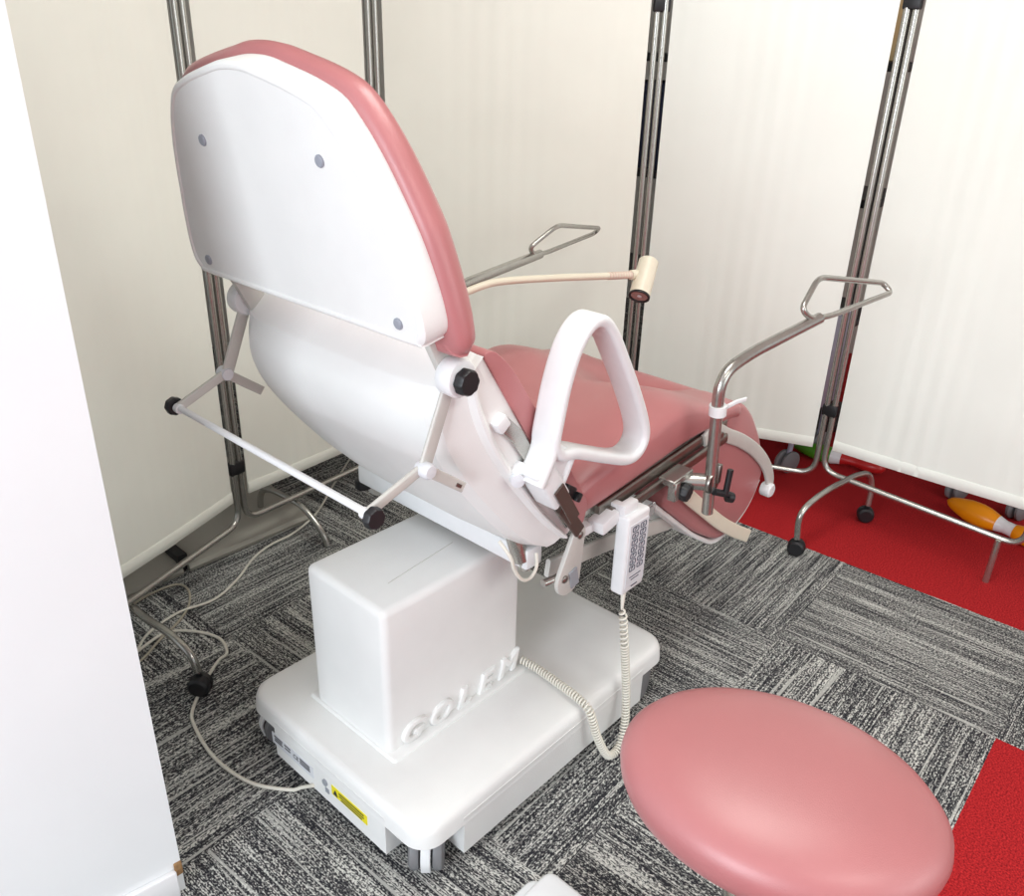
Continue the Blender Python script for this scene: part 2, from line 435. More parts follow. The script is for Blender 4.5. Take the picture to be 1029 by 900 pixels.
Rb = Matrix((( bd.x, 0, bn.x), (0, 1, 0), (bd.z, 0, bn.z)))
cp = fillet([(0.868, 0, 1.024), (0.893, 0, 1.026), (0.935, 0, 0.988), (1.048, 0, 0.826), (1.165, 0, 0.655), (1.150, 0, 0.610), (1.128, 0, 0.624)], 0.022, 5, True)
bm = B(); prism(bm, [(p.x, p.z) for p in cp], YC - 0.287, YC + 0.287, 'xz', 0.018, 4)
obj('back_cushion', bm, PINK, CH, 80)

# ---- head section: shell, cushion, bolts
hn = V((0.21, 0, 0.04)).normalized(); hu = V((-0.04, 0, 0.21)).normalized(); hp0 = V((0.736, YC, 1.088))
half = [(0.0, 0.332), (0.035, 0.330), (0.07, 0.323), (0.125, 0.310), (0.165, 0.297), (0.184, 0.288), (0.197, 0.277), (0.212, 0.258), (0.228, 0.234), (0.247, 0.198), (0.268, 0.148), (0.286, 0.096), (0.299, 0.045), (0.304, 0.010), (0.302, -0.010), (0.292, -0.022), (0.278, -0.027), (0.15, -0.027)]
out2 = [(-w, v) for w, v in half] + [(w, v) for w, v in reversed(half) if w > 0]
out2 = [(p.x, p.y) for p in spline([V((w, v, 0)) for w, v in out2], 4, True)]
def hring(off, ins, pad=False):
    r = []
    for w, v in out2:
        sh = 0.016 * max(0.0, min(1.0, (v - 0.12) / 0.2)) + ((0.008 + math.copysign(0.012, w) * min(1.0, abs(w) / 0.15) + 0.022 * max(0.0, min(1.0, (v - 0.20) / 0.08)) * max(0.0, min(1.0, (w - 0.06) / 0.1))) if pad else 0.0)      # the crown leans a little to the far side
        vv = v - (0.020 * max(0.0, min(1.0, (0.12 - v) / 0.10)) if pad else 0.0)
        r.append(hp0 + V((0, 1, 0)) * (sh + w * (0.304 - ins) / 0.304) + hu * (0.152 + (vv - 0.152) * (0.18 - ins) / 0.18) + hn * off)
    return r
bm = B(); loft(bm, [hring(0.0030, 0.024), hring(0.0030, 0.0125), hring(0.0005, 0.0105), hring(0.0, 0.008), hring(0.001, 0.005), hring(0.005, 0.001), hring(0.012, 0.0), hring(0.048, 0.0)])
hs = obj('head_shell', bm, WHITE, CH, 24)
bm = B(); loft(bm, [hring(0.0455, 0.006, True), hring(0.0475, -0.005, True), hring(0.056, -0.012, True), hring(0.068, -0.014, True), hring(0.082, -0.009, True), hring(0.094, 0.004, True), hring(0.103, 0.03, True), hring(0.107, 0.07, True), hring(0.109, 0.14, True)])
obj('head_cushion', bm, PINK, CH, 80)
for w, v in ((0.149, 0.214), (-0.149, 0.214), (0.251, 0.003), (-0.251, 0.003)):
    bm = B(); p = hp0 + V((0, w, 0)) + hu * v + hn * 0.004
    lathe(bm, [(0, -0.002), (0.0088, -0.002), (0.0088, 0.003), (0.0074, 0.0045), (0, 0.005)], p, -hn, 18); obj('bolt_cap', bm, GREYB, hs)

# ---- head pivots, knobs and the jointed paper-roll holder
def knob(bm, c, ax, r, h):
    ax = V(ax).normalized(); q = V((0, 0, 1)).rotation_difference(ax); rings = []
    for rr, hh in ((0.86, 0), (1, 0.15), (1, 0.75), (0.88, 1), (0.4, 1)):
        rings.append([V(c) + q @ V((r * rr * (1 + 0.035 * math.cos(8 * a)) * math.cos(a), r * rr * (1 + 0.035 * math.cos(8 * a)) * math.sin(a), h * hh)) for a in [2 * PI * j / 48 for j in range(48)]])
    loft(bm, rings)
for s in (-1, 1):
    Yp = lambda y: YC + s * y                 # s = -1 is the near, right-hand side
    bm = B()
    lathe(bm, [(0, 0), (0.028, 0), (0.030, 0.003), (0.030, 0.026), (0.027, 0.030), (0.018, 0.032), (0, 0.032)], (0.816, Yp(0.268), 1.002), (0, s, 0), 32)
    pv = obj('head_pivot', bm, WHITE2, CH)
    bm = B(); prism(bm, [(0.775, 1.060), (0.822, 1.060), (0.845, 1.020), (0.835, 0.990), (0.812, 0.985)], Yp(0.255), Yp(0.270), 'xz', 0.002, 2); obj('pivot_bracket', bm, GREYW, pv)
    bm = B()
    if s < 0: knob(bm, (0.815, Yp(0.298), 1.000), (0, s, 0), 0.0200, 0.018); obj('knob', bm, BLACK, pv)
    else: lathe(bm, [(0, 0), (0.008, 0), (0.008, 0.003), (0, 0.003)], (0.812, Yp(0.300), 1.0), (0, s, 0), 16); obj('pivot_bolt', bm, STEELD, pv)
    hinge, end, flap = (0.756, Yp(0.275), 0.871), (0.655, Yp(0.270), 0.833), (0.832, Yp(0.270), 0.812)
    bm = B(); strap(bm, [(0.812, Yp(0.275), 0.992), (0.757, Yp(0.275), 0.866)], 0.024, 0.008, (0.9, 0, -0.4)); ar = obj('support_arm', bm, GREYW, CH)
    bm = B(); strap(bm, [hinge, end], 0.018, 0.008, (-0.35, 0, 0.93)); rl = obj('roll_arm', bm, GREYW, CH)
    bm = B(); strap(bm, [(0.758, Yp(0.283), 0.868), (flap[0], Yp(0.283), flap[2])], 0.018, 0.005, (0.6, 0, 0.8)); hf = obj('hinge_flap', bm, GREYW, CH)
    bm = B(); strap(bm, [(0.815, Yp(0.2862), 0.8245), (0.825, Yp(0.2862), 0.8170)], 0.006, 0.0012, (0.6, 0, 0.8)); obj('slot', bm, STEELD, hf)
    bm = B(); lathe(bm, [(0, -0.008), (0.011, -0.008), (0.013, 0.0), (0.013, 0.014), (0.010, 0.019), (0, 0.020)], (0.756, Yp(0.275), 0.869), (0, s, 0), 20); obj('hinge_boss', bm, LABEL, ar)
    bm = B(); knob(bm, (0.652, Yp(0.278), 0.831), (0, s, 0), 0.0165, 0.015); obj('end_knob', bm, BLACK, rl)
    bm = B(); lathe(bm, [(0, 0), (0.009, 0), (0.009, 0.012), (0, 0.012)], (0.652, Yp(0.262), 0.831), (0, s, 0), 16); obj('rod_collar', bm, WHITE2, rl)
bm = B(); tube(bm, [(0.653, YC - 0.262, 0.832), (0.653, YC + 0.262, 0.832)], 0.0062, 12); obj('roll_rod', bm, WHITE2, CH)

# ---- accessory strip on the back and the loop armrest
bm = B(); strap(bm, [(0.912, 0.838, 0.900), (0.945, 0.838, 0.868), (1.100, 0.838, 0.640)], 0.026, 0.006, (0.82, 0, 0.57)); rail = obj('side_rail', bm, STEEL, CH)
for (x, z) in ((0.906, 0.902), (0.955, 0.800)):
    bm = B(); box(bm, (x, 0.842, z), (0.026, 0.026, 0.026), Matrix.Rotation(0.97, 3, 'Y'), 0.004, 2); obj('rail_block', bm, WHITE2, rail)
loop = spline([(0.990, 0.812, 0.850), (0.998, 0.812, 0.900), (1.012, 0.812, 0.955), (1.035, 0.812, 1.008), (1.066, 0.812, 1.038), (1.098, 0.812, 1.040), (1.130, 0.812, 1.012), (1.175, 0.812, 0.945), (1.220, 0.812, 0.872), (1.252, 0.812, 0.810), (1.258, 0.812, 0.775), (1.238, 0.812, 0.752), (1.200, 0.812, 0.752), (1.120, 0.812, 0.785), (1.050, 0.812, 0.816), (1.010, 0.812, 0.826)], 5, closed=True)
bm = B(); strap(bm, loop, 0.056, 0.021, (0, 1, 0), True, 4)
arm = obj('armrest', bm, WHITE2, CH, 60)
bm = B(); strap(bm, spline([(0.991, 0.812, 0.865), (0.986, 0.812, 0.838), (0.968, 0.812, 0.806), (0.955, 0.812, 0.786)], 4), 0.054, 0.022, (0, 1, 0), False, 3)
strap(bm, [(1.048, 0.800, 0.818), (1.030, 0.800, 0.785), (1.000, 0.800, 0.738)], 0.016, 0.014, (0, 1, 0)); box(bm, (1.005, 0.812, 0.805), (0.06, 0.030, 0.075), Matrix.Rotation(0.55, 3, 'Y'), 0.006, 2)
ra = Matrix.Rotation(0.97, 3, 'Y')
box(bm, (0.992, 0.815, 0.775), (0.100, 0.050, 0.044), ra, 0.006, 3)
lv = obj('armrest_mount', bm, WHITE2, arm)
bm = B(); strap(bm, [(1.000, 0.787, 0.768), (1.050, 0.787, 0.690)], 0.026, 0.004, (0.82, 0, 0.57)); obj('mount_insert', bm, BROWN, arm)
bm = B(); strap(bm, [(1.052, 0.820, 0.700), (1.110, 0.820, 0.625)], 0.028, 0.008, (0.82, 0, 0.57)); obj('rail_end', bm, BROWN, rail)
bm = B(); lathe(bm, [(0, 0), (0.011, 0), (0.012, 0.004), (0.012, 0.014), (0, 0.016)], (0.948, 0.838, 0.790), (-0.6, -0.8, 0), 18); obj('lock_button', bm, LABEL, arm)

# ---- seat
def seat_ring(x, zt, zb, hw, dip):
    pts = []; n = 56
    for j in range(n):
        a = 2 * PI * j / n; ca, sa = math.cos(a), math.sin(a)
        e = 0.42
        y = hw * math.copysign(abs(ca) ** e, ca); z = math.copysign(abs(sa) ** e, sa)
        mid, hh = (zt + zb) / 2, (zt - zb) / 2
        zz = mid + hh * z
        if z > 0: zz -= dip * z * (math.cos(min(1.0, abs(y) / (hw * 0.72)) * PI) * 0.5 + 0.5)
        pts.append(V((x, YC + y, zz)))
    return pts
zt = [(1.130, 0.640, 0.630, 0.25), (1.134, 0.672, 0.616, 0.272), (1.150, 0.700, 0.612, 0.283), (1.20, 0.722, 0.614, 0.287), (1.30, 0.742, 0.621, 0.288), (1.42, 0.764, 0.632, 0.288), (1.50, 0.770, 0.640, 0.287), (1.58, 0.744, 0.648, 0.286), (1.65, 0.716, 0.652, 0.285), (1.70, 0.704, 0.652, 0.284), (1.735, 0.698, 0.648, 0.283), (1.760, 0.690, 0.640, 0.280), (1.772, 0.672, 0.640, 0.270)]
ctrl = [V((a, b, c_)) for a, b, c_, d in zt]; hwc = [V((d, 0, 0)) for a, b, c_, d in zt]
sp = spline(ctrl, 4); hs_ = spline(hwc, 4)
bm = B(); loft(bm, [seat_ring(p.x, p.y, p.z, h.x, 0.012 + 0.036 * max(0, min(1, (p.x - 1.3) / 0.35))) for p, h in zip(sp, hs_)])
obj('seat_cushion', bm, PINK, CH, 80)
bm = B(); prism(bm, [(1.15, 0.588), (1.15, 0.607), (1.70, 0.648), (1.70, 0.628)], 0.875, 1.385, 'xz', 0.006, 2); obj('seat_pan', bm, GREYW, CH)
for s in (-1, 1):
    bm = B(); y = YC + s * 0.272
    strap(bm, [(1.215, y, 0.607), (1.705, y, 0.648)], 0.012, 0.030, (0, 1, 0))
    strap(bm, [(1.215, YC + s * 0.287, 0.583), (1.69, YC + s * 0.287, 0.622)], 0.010, 0.024, (0, 1, 0))
    for x in (1.25, 1.66): box(bm, (x, YC + s * 0.279, 0.600 + (x - 1.25) * 0.08), (0.02, 0.024, 0.02))
    r_ = obj('seat_rail', bm, STEELD, CH)
bm = B(); box(bm, (1.082, 0.834, 0.716), (0.034, 0.022, 0.024), Matrix.Rotation(0.6, 3, 'Y'), 0.004, 2); box(bm, (1.098, 0.820, 0.702), (0.014, 0.012, 0.018), Matrix.Rotation(0.6, 3, 'Y'), 0.003, 2)
obj('rail_clip', bm, BLACK, rail)
bm = B(); box(bm, (1.225, 0.846, 0.590), (0.058, 0.040, 0.030), Matrix.Rotation(-0.2, 3, 'Y'), 0.006, 2); box(bm, (1.262, 0.838, 0.600), (0.020, 0.030, 0.036), None, 0.003, 2)
box(bm, (1.19, 0.866, 0.580), (0.05, 0.03, 0.022), None, 0.006, 2)
hk = obj('controller_hook', bm, WHITE2, CH)
bm = B(); box(bm, (1.258, 0.822, 0.592), (0.012, 0.010, 0.034), None, 0.002, 1); obj('hook_pin', bm, STEEL, hk)
bm = B(); box(bm, (1.345, 0.852, 0.570), (0.045, 0.006, 0.045), None, 0.003, 2); box(bm, (1.392, 0.852, 0.538), (0.06, 0.006, 0.030), None, 0.003, 2)
obj('clear_guard', bm, CLEAR, hk)

# ---- leg section
bm = B(); prism(bm, [(p.x, p.z) for p in fillet([(1.50, 0, 0.560), (1.62, 0, 0.612), (1.770, 0, 0.690), (1.840, 0, 0.640), (1.915, 0, 0.545), (1.968, 0, 0.430), (1.925, 0, 0.350), (1.850, 0, 0.308), (1.765, 0, 0.298), (1.640, 0, 0.375), (1.465, 0, 0.520)], 0.045, 5, True)], 0.856, 1.404, 'xz', 0.026, 4)
obj('leg_cushion', bm, PINK, CH, 60)
bm = B(); strap(bm, fillet([(1.440, YC, 0.530), (1.640, YC, 0.366), (1.755, YC, 0.290), (1.850, YC, 0.296), (1.930, YC, 0.338), (1.966, YC, 0.400)], 0.04, 5), 0.530, 0.012, (0, 1, 0))
obj('leg_shell', bm, WHITE, CH)
for s in (-1, 1):
    bm = B(); y = YC + s * 0.279
    strap(bm, spline([(1.600, y, 0.640), (1.645, y, 0.652), (1.715, y, 0.616), (1.790, y, 0.578), (1.878, y, 0.522), (1.955, y, 0.455), (1.996, y, 0.396), (1.996, y, 0.366)], 5), 0.010, 0.036, (0, 1, 0)); lb = obj('leg_arm', bm, GREYW, CH)
    bm = B(); lathe(bm, [(0, 0), (0.017, 0), (0.020, 0.004), (0.020, 0.026), (0.016, 0.030), (0, 0.030)], (1.990, y + (0.014 if s < 0 else -0.014), 0.368), (0, s, 0), 20); obj('arm_roller', bm, WHITE2, lb)
    bm = B(); strap(bm, spline([(1.520, YC + s * 0.286, 0.545), (1.565, YC + s * 0.289, 0.505), (1.625, YC + s * 0.290, 0.456), (1.720, YC + s * 0.290, 0.380), (1.810, YC + s * 0.290, 0.318), (1.892, YC + s * 0.290, 0.268)], 5), 0.010, 0.036, (0, 1, 0)); obj('leg_arm', bm, CREAM, CH)

# ---- leg holders: steel post with bent tube and loop
def holder(s, back, path):
    base = (lambda p: V(p)) if s < 0 else mir
    m = lambda p: base((p[0] - back, p[1], p[2] - 0.05 * back))
    bm = B()
    tube(bm, [base(p) for p in fillet(path, 0.075, 10)], 0.0128, 20)
    lp = fillet([(1.842, 0.716, 0.912), (1.775, 0.729, 0.918), (1.744, 0.739, 0.944), (1.840, 0.754, 0.994), (2.104, 0.702, 0.945), (2.108, 0.680, 0.925)], 0.028, 7, True)
    tube(bm, [base(p) for p in lp], 0.0066, 12, True)
    lh = obj('leg_holder', bm, STEEL, CH)
    bm = B(); c = V((1.509, 0.780, 0.765)); ax = V((-0.03, 0, 0.33)).normalized()
    lathe(bm, [(0.0128, -0.011), (0.0185, -0.011), (0.0185, 0.011), (0.0128, 0.011)], m(c), ax, 22)
    strap(bm, [m((1.522, 0.772, 0.768)), m((1.548, 0.760, 0.778)), m((1.580, 0.756, 0.776))], 0.010, 0.005, (0, 0, 1)); obj('collar', bm, WHITE2, lh)
    bm = B(); box(bm, m((1.455, 0.828, 0.612)), (0.075, 0.040, 0.016), Matrix.Rotation(-0.08, 3, 'Y'), 0.002, 1)
    box(bm, m((1.430, 0.815, 0.590)), (0.018, 0.020, 0.045), None, 0.002, 1); tube(bm, [m((1.475, 0.84, 0.590)), m((1.512, 0.785, 0.592))], 0.019, 20)
    cl = obj('clamp_block', bm, STEEL, lh)
    bm = B(); lathe(bm, [(0, -0.006), (0.024, -0.006), (0.026, 0), (0.024, 0.006), (0, 0.006)], m((1.520, 0.776, 0.592)), m((0, -1, 0)) - m((0, 0, 0)), 22)
    box(bm, m((1.535, 0.775, 0.610)), (0.014, 0.02, 0.045), None, 0.003, 2); obj('clamp_jaw', bm, STEELD, lh)
    bm = B(); knob(bm, m((1.462, 0.815, 0.578)), m((0.1, -1, -0.1)) - m((0, 0, 0)), 0.020, 0.020); obj('clamp_knob', bm, BLACK, lh)
    bm = B(); tube(bm, [m((1.515, 0.765, 0.575)), m((1.560, 0.748, 0.556))], 0.008, 12); tube(bm, [m((1.545, 0.752, 0.560)), m((1.552, 0.752, 0.620))], 0.007, 12)
    lathe(bm, [(0, 0), (0.012, 0), (0.012, 0.014), (0, 0.014)], m((1.555, 0.752, 0.552)), m((0.8, -0.5, -0.3)) - m((0, 0, 0)), 14); obj('clamp_lever', bm, BLACK, lh)
holder(-1, 0.0, [(1.527, 0.780, 0.512), (1.500, 0.780, 0.845), (1.600, 0.773, 0.868), (1.809, 0.722, 0.914)])
holder(1, 0.12, [(1.407, 0.780, 0.506), (1.380, 0.780, 0.893), (1.460, 0.773, 0.900), (1.809, 0.722, 0.914)])

# ================================================================== examination lamp (clipped to the far rail)
LP = thing('examination_lamp', 'cream gooseneck examination lamp with small cylindrical head reaching over the coral seat', 'lamp', (1.31, 1.425, 0.60))
neck = spline([(1.31, 1.425, 0.61), (1.30, 1.43, 0.75), (1.275, 1.40, 0.87), (1.275, 1.33, 0.930), (1.330, 1.300, 0.955), (1.400, 1.290, 0.957), (1.536, 1.250, 0.949), (1.650, 1.224, 0.938), (1.762, 1.200, 0.927)], 8)
bm = B(); tube(bm, neck, 0.0085, 14); obj('gooseneck', bm, CREAM, LP)
bm = B()
for k in range(9): p = V((1.690 + 0.0085 * k, 1.215 - 0.0017 * k, 0.934 - 0.0008 * k)); tube(bm, [p, p + V((0.0045, -0.0009, -0.0004))], 0.0098, 14)
obj('flex_rings', bm, mat('pale_pink_sleeve', rgb(222, 200, 188), 0.5), LP)
bm = B(); ha, hb = V((1.836, 1.197, 0.952)), V((1.763, 1.168, 0.879)); hd = (hb - ha)
lathe(bm, [(0, 0), (0.022, 0), (0.0255, 0.004), (0.0265, hd.length), (0.0235, hd.length), (0.0235, hd.length - 0.012), (0, hd.length - 0.012)], ha, hd, 28)
tube(bm, [(1.762, 1.200, 0.927), (1.80, 1.197, 0.925)], 0.012, 14)
hd_o = obj('lamp_head', bm, CREAM, LP, 30)
bm = B(); lathe(bm, [(0.0262, 0.0), (0.0268, 0.001), (0.0268, 0.006), (0.0225, 0.006), (0.021, 0.0)], hb - hd.normalized() * 0.004, hd, 28); obj('lens_ring', bm, BLACK, hd_o)
bm = B(); lathe(bm, [(0.021, 0), (0.012, -0.008), (0.003, -0.012)], hb, hd, 20); obj('reflector', bm, STEEL, hd_o)
bm = B(); lathe(bm, [(0, -0.010), (0.007, -0.010), (0.008, -0.004), (0.005, 0.001), (0, 0.002)], hb, hd, 16); obj('bulb', bm, LABEL, hd_o)
bm = B(); box(bm, (1.31, 1.428, 0.60), (0.04, 0.026, 0.036), None, 0.004, 2); obj('rail_clamp', bm, WHITE2, LP)

# ================================================================== hand controller
HC = thing('hand_controller', 'white hand controller with rows of outlined buttons hanging below the coral seat', 'remote control', (1.272, 0.812, 0.42))
bm = B(); box(bm, (1.2865, 0.818, 0.507), (0.078, 0.032, 0.186), None, 0.007, 3); box(bm, (1.275, 0.826, 0.606), (0.05, 0.022, 0.030), None, 0.006, 2)
hb_ = obj('housing', bm, WHITE2, HC)
bm = B(); box(bm, (1.2885, 0.8015, 0.505), (0.064, 0.0012, 0.150), None, 0, 1); pl = obj('key_panel', bm, LABEL, HC)
for r_i in range(7):
    for c_i in range(2):
        x, z = 1.274 + 0.027 * c_i, 0.5685 - 0.0158 * r_i
        k = B(); w, h = 0.019, 0.011
        ring = [V((x + a, 0.8003, z + b)) for a, b in ((-w / 2, -h / 2), (w / 2, -h / 2), (w / 2, h / 2), (-w / 2, h / 2))]
        tube(k, fillet(ring, 0.003, 3, True), 0.0009, 6, True)
        prism(k, [(x - 0.003, z - 0.003), (x + 0.004, z - 0.001 if (r_i + c_i) % 2 else z + 0.003), (x - 0.001, z + 0.003)], 0.8000, 0.8009, 'xz')
        obj('button', k, INKB, pl)
bm = B()
for z, w in ((0.452, 0.040), (0.445, 0.028), (0.428, 0.022)): box(bm, (1.288, 0.8008, z), (w, 0.0008, 0.0022))
obj('panel_print', bm, INKB, pl)
bm = B()
tube(bm, [(1.276, 0.816, 0.418), (1.272, 0.814, 0.396), (1.268, 0.811, 0.372)], [0.0065, 0.005, 0.0032], 12)
axis_pts = spline([(1.268, 0.810, 0.372), (1.272, 0.806, 0.330), (1.282, 0.798, 0.230), (1.288, 0.790, 0.130), (1.278, 0.780, 0.060), (1.250, 0.772, 0.020), (1.210, 0.772, 0.024), (1.178, 0.782, 0.090), (1.166, 0.800, 0.160), (1.168, 0.835, 0.1745), (1.176, 0.900, 0.1735), (1.180, 0.960, 0.1735), (1.172, 1.006, 0.180)], 24)
T, N = frames(axis_pts); hel = []
seg_len = [0.0]
for i in range(1, len(axis_pts)): seg_len.append(seg_len[-1] + (axis_pts[i] - axis_pts[i - 1]).length)
total = seg_len[-1]; step = 0.0075 / 10
q = 0; sidx = 0
while q < total:
    while sidx < len(seg_len) - 2 and seg_len[sidx + 1] < q: sidx += 1
    f_ = (q - seg_len[sidx]) / max(1e-9, seg_len[sidx + 1] - seg_len[sidx])
    p = axis_pts[sidx].lerp(axis_pts[sidx + 1], f_); t_ = T[sidx]; n_ = N[sidx].lerp(N[sidx + 1], f_).normalized(); b_ = t_.cross(n_)
    rad = 0.0078 * min(1.0, 0.15 + q / 0.02)
    stretch = 1.7 if q < 0.10 else 1.0
    ph = 2 * PI * (q / 0.0075) if q >= 0.10 else 2 * PI * (q / (0.0075 * 1.7)) + 2 * PI * (0.10 / 0.0075 - 0.10 / (0.0075 * 1.7))
    hel.append(p + n_ * (rad * math.cos(ph)) + b_ * (rad * math.sin(ph))); q += step
tube(bm, hel, 0.0024, 6)
obj('coiled_cord', bm, CORD, HC, 80)

# ================================================================== stool in the foreground
SX, SY, SZ = 0.8727, 0.2859, 0.55
ST = thing('oval_stool', 'low stool with a large oval coral vinyl seat in the right foreground', 'stool', (SX, SY, 0))
bm = B(); rings = []
sa, sb, th = 0.2170, 0.1684, -1.347
for r, h in ((0.0, -0.040), (0.86, -0.040), (0.92, -0.035), (0.968, -0.026), (0.993, -0.012), (1.0, 0.0), (0.988, 0.013), (0.935, 0.027), (0.85, 0.037), (0.70, 0.046), (0.50, 0.052), (0.25, 0.055), (0.0, 0.0555)):
    ring = []
    for k in range(80):
        a = 2 * PI * k / 80; ex, ey = sa * max(r, 0.002) * math.cos(a), sb * max(r, 0.002) * math.sin(a)
        ring.append(V((SX + ex * math.cos(th) - ey * math.sin(th), SY + ex * math.sin(th) + ey * math.cos(th), SZ + h)))
    rings.append(ring)
loft(bm, rings); obj('seat', bm, PINK, ST, 80)
bm = B(); lathe(bm, [(0, -0.052), (0.11, -0.052), (0.11, -0.040), (0, -0.040)], (SX, SY, SZ), (0, 0, 1), 32); obj('seat_plate', bm, STEELD, ST)
bm = B(); tube(bm, [(SX, SY, 0.10), (SX, SY, SZ - 0.05)], 0.016, 20); tube(bm, [(SX, SY, 0.10), (SX, SY, 0.32)], 0.026, 20); obj('gas_column', bm, STEEL, ST)
for k in range(5):
    a = 2 * PI * k / 5 + 0.5; d = V((math.cos(a), math.sin(a), 0)); c = V((SX, SY, 0))
    bm = B(); strap(bm, [c + V((0, 0, 0.105)), c + d * 0.12 + V((0, 0, 0.098)), c + d * 0.215 + V((0, 0, 0.075))], 0.032, 0.022, d.cross(V((0, 0, 1)))); lg = obj('leg', bm, STEEL, ST)
    bm = B(); n_ = V((-d.y, d.x, 0))
    for s in (-1, 1): lathe(bm, [(0.006, -0.008), (0.020, -0.008), (0.025, 0), (0.020, 0.008), (0.006, 0.008)], c + d * 0.21 + V((0, 0, 0.025)) + n_ * (s * 0.012), n_, 20)
    tube(bm, [c + d * 0.21 + V((0, 0, 0.025)), c + d * 0.21 + V((0, 0, 0.070))], 0.006, 10); obj('caster', bm, BLACK, lg)

# ================================================================== white pedal at the lower edge
PD = thing('foot_pedal', 'white rounded plastic foot pedal on the grey carpet between chair base and stool', 'foot pedal', (0.80, 0.56, 0))
bm = B(); prism(bm, rpoly(0.790, 0.880, 0.42, 0.664, 0.020, 6), 0.022, 0.060, 'xy', 0.008, 3); obj('pedal', bm, WHITE2, PD)
bm = B(); prism(bm, rpoly(0.760, 0.866, 0.40, 0.690, 0.022, 6), 0.0, 0.030, 'xy', 0.006, 3); obj('base_plate', bm, WHITE2, PD)

# ================================================================== folding screen
P0, P1, P2, P3, P4, P5 = V((0.565, 1.853, 0)), V((1.095, 2.048, 0)), V((1.695, 2.097, 0)), V((2.340, 1.565, 0)), V((2.583, 0.940, 0)), V((2.604, 0.303, 0))
SC = thing('folding_screen', 'wheeled folding screen with five white fabric panels on steel tube frames behind the chair', 'privacy screen', (1.7, 1.9, 0))
TOPZ = 1.72
panels = [(P0, P1, 0.140, 0.140, 0.218, FABRIC), (P1, P2, 0.140, 0.140, 0.222, FABRIC), (P2, P3, 0.140, 0.150, 0.225, FABRIC), (P3, P4, 0.150, 0.165, 0.262, FABRICW), (P4, P5, 0.185, 0.148, 0.266, FABRICW)]
TR = 0.0096
for i, (A, Bp, z0, z1, hem, fm) in enumerate(panels):
    d = (Bp - A).normalized(); n_ = V((-d.y, d.x, 0)); g = 0.0118
    a, b = A + d * g, Bp - d * g
    bm = B()
    up = V((0, 0, 1))
    path = fillet([a + up * (TOPZ - 0.002), a + up * z0, b + up * z1, b + up * (TOPZ - 0.002)], 0.055, 8)
    tube(bm, path, TR, 14)
    tube(bm, [a + up * (TOPZ - 0.02), b + up * (TOPZ - 0.02)], TR * 0.8, 12)
    fr = obj('panel_frame', bm, STEEL, SC)
    # curtain: hangs on thin wires inside the frame, slightly gathered
    bm = B(); c0, c1 = a + d * 0.0205, b - d * 0.0205; Lw = (c1 - c0).length
    nx, nz = 72, 20; front, back = [], []
    ph = [random.uniform(0, 6.28) for _ in range(4)]
    hem1 = hem + (0.0)
    for iz in range(nz + 1):
        fz = iz / nz; z = hem + (TOPZ - 0.03 - hem) * fz
        r1, r2 = [], []
        for ix in range(nx + 1):
            fx = ix / nx
            amp = 0.0011 * (0.45 + 0.9 * abs(fz - 0.5)) * (0.35 + math.sin(PI * fx) ** 0.5)
            w = amp * (math.sin(2 * PI * fx * Lw / 0.052 + ph[0]) * math.sin(fx * 5 + ph[1]) + 0.8 * math.sin(2 * PI * fx * Lw / 0.21 + ph[2] + fz))
            p = c0 + d * (Lw * fx) + n_ * (w - 0.004 * math.sin(PI * fx)) + V((0, 0, z + 0.002 * math.sin(fx * 9 + ph[3]) * (1 - fz)))
            th = 0.0014 if iz > 0 and not (0.045 < fz < 0.0) else 0.0022
            r1.append(bm.verts.new(p - n_ * th)); r2.append(bm.verts.new(p + n_ * th))
        front.append(r1); back.append(r2)
    for iz in range(nz):
        for ix in range(nx):
            bm.faces.new((front[iz][ix], front[iz][ix + 1], front[iz + 1][ix + 1], front[iz + 1][ix]))
            bm.faces.new((back[iz][ix], back[iz + 1][ix], back[iz + 1][ix + 1], back[iz][ix + 1]))
        bm.faces.new((front[iz][0], front[iz + 1][0], back[iz + 1][0], back[iz][0])); bm.faces.new((front[iz][nx], back[iz][nx], back[iz + 1][nx], front[iz + 1][nx]))
    for ix in range(nx):
        bm.faces.new((front[0][ix], back[0][ix], back[0][ix + 1], front[0][ix + 1])); bm.faces.new((front[nz][ix], front[nz][ix + 1], back[nz][ix + 1], back[nz][ix]))
    cu = obj('curtain', bm, fm, fr, 80)
    # sewn hem along the foot of the curtain
    bm = B(); side = -1 if (n_.x * (-1.2) + n_.y * (-1.5)) < 0 else 1
    for s2 in (-1, 1):
        strap(bm, [c0 + d * (Lw * k / 24) + n_ * (s2 * 0.0030 - 0.004 * math.sin(PI * k / 24)) + V((0, 0, hem + 0.017)) for k in range(25)], 0.036, 0.0016, (0, 0, 1), False, 1)
    obj('curtain_hem', bm, fm, fr, 80)
for Pp, zs in ((P1, (0.318,)), (P2, (0.33, 1.60)), (P3, (0.33, 1.552)), (P4, (0.398, 1.568))):
    for z in zs:
        bm = B(); box(bm, (Pp.x, Pp.y, z), (0.048, 0.027, 0.040), Matrix.Rotation({0: 0}.get(0) + math.atan2((P5 - P4).y, (P5 - P4).x) if Pp is P4 else (math.atan2((P2 - P1).y, (P2 - P1).x) if Pp is P1 else -0.7), 3, 'Z'), 0.006, 2)
        obj('hinge_clip', bm, BLACK, SC)
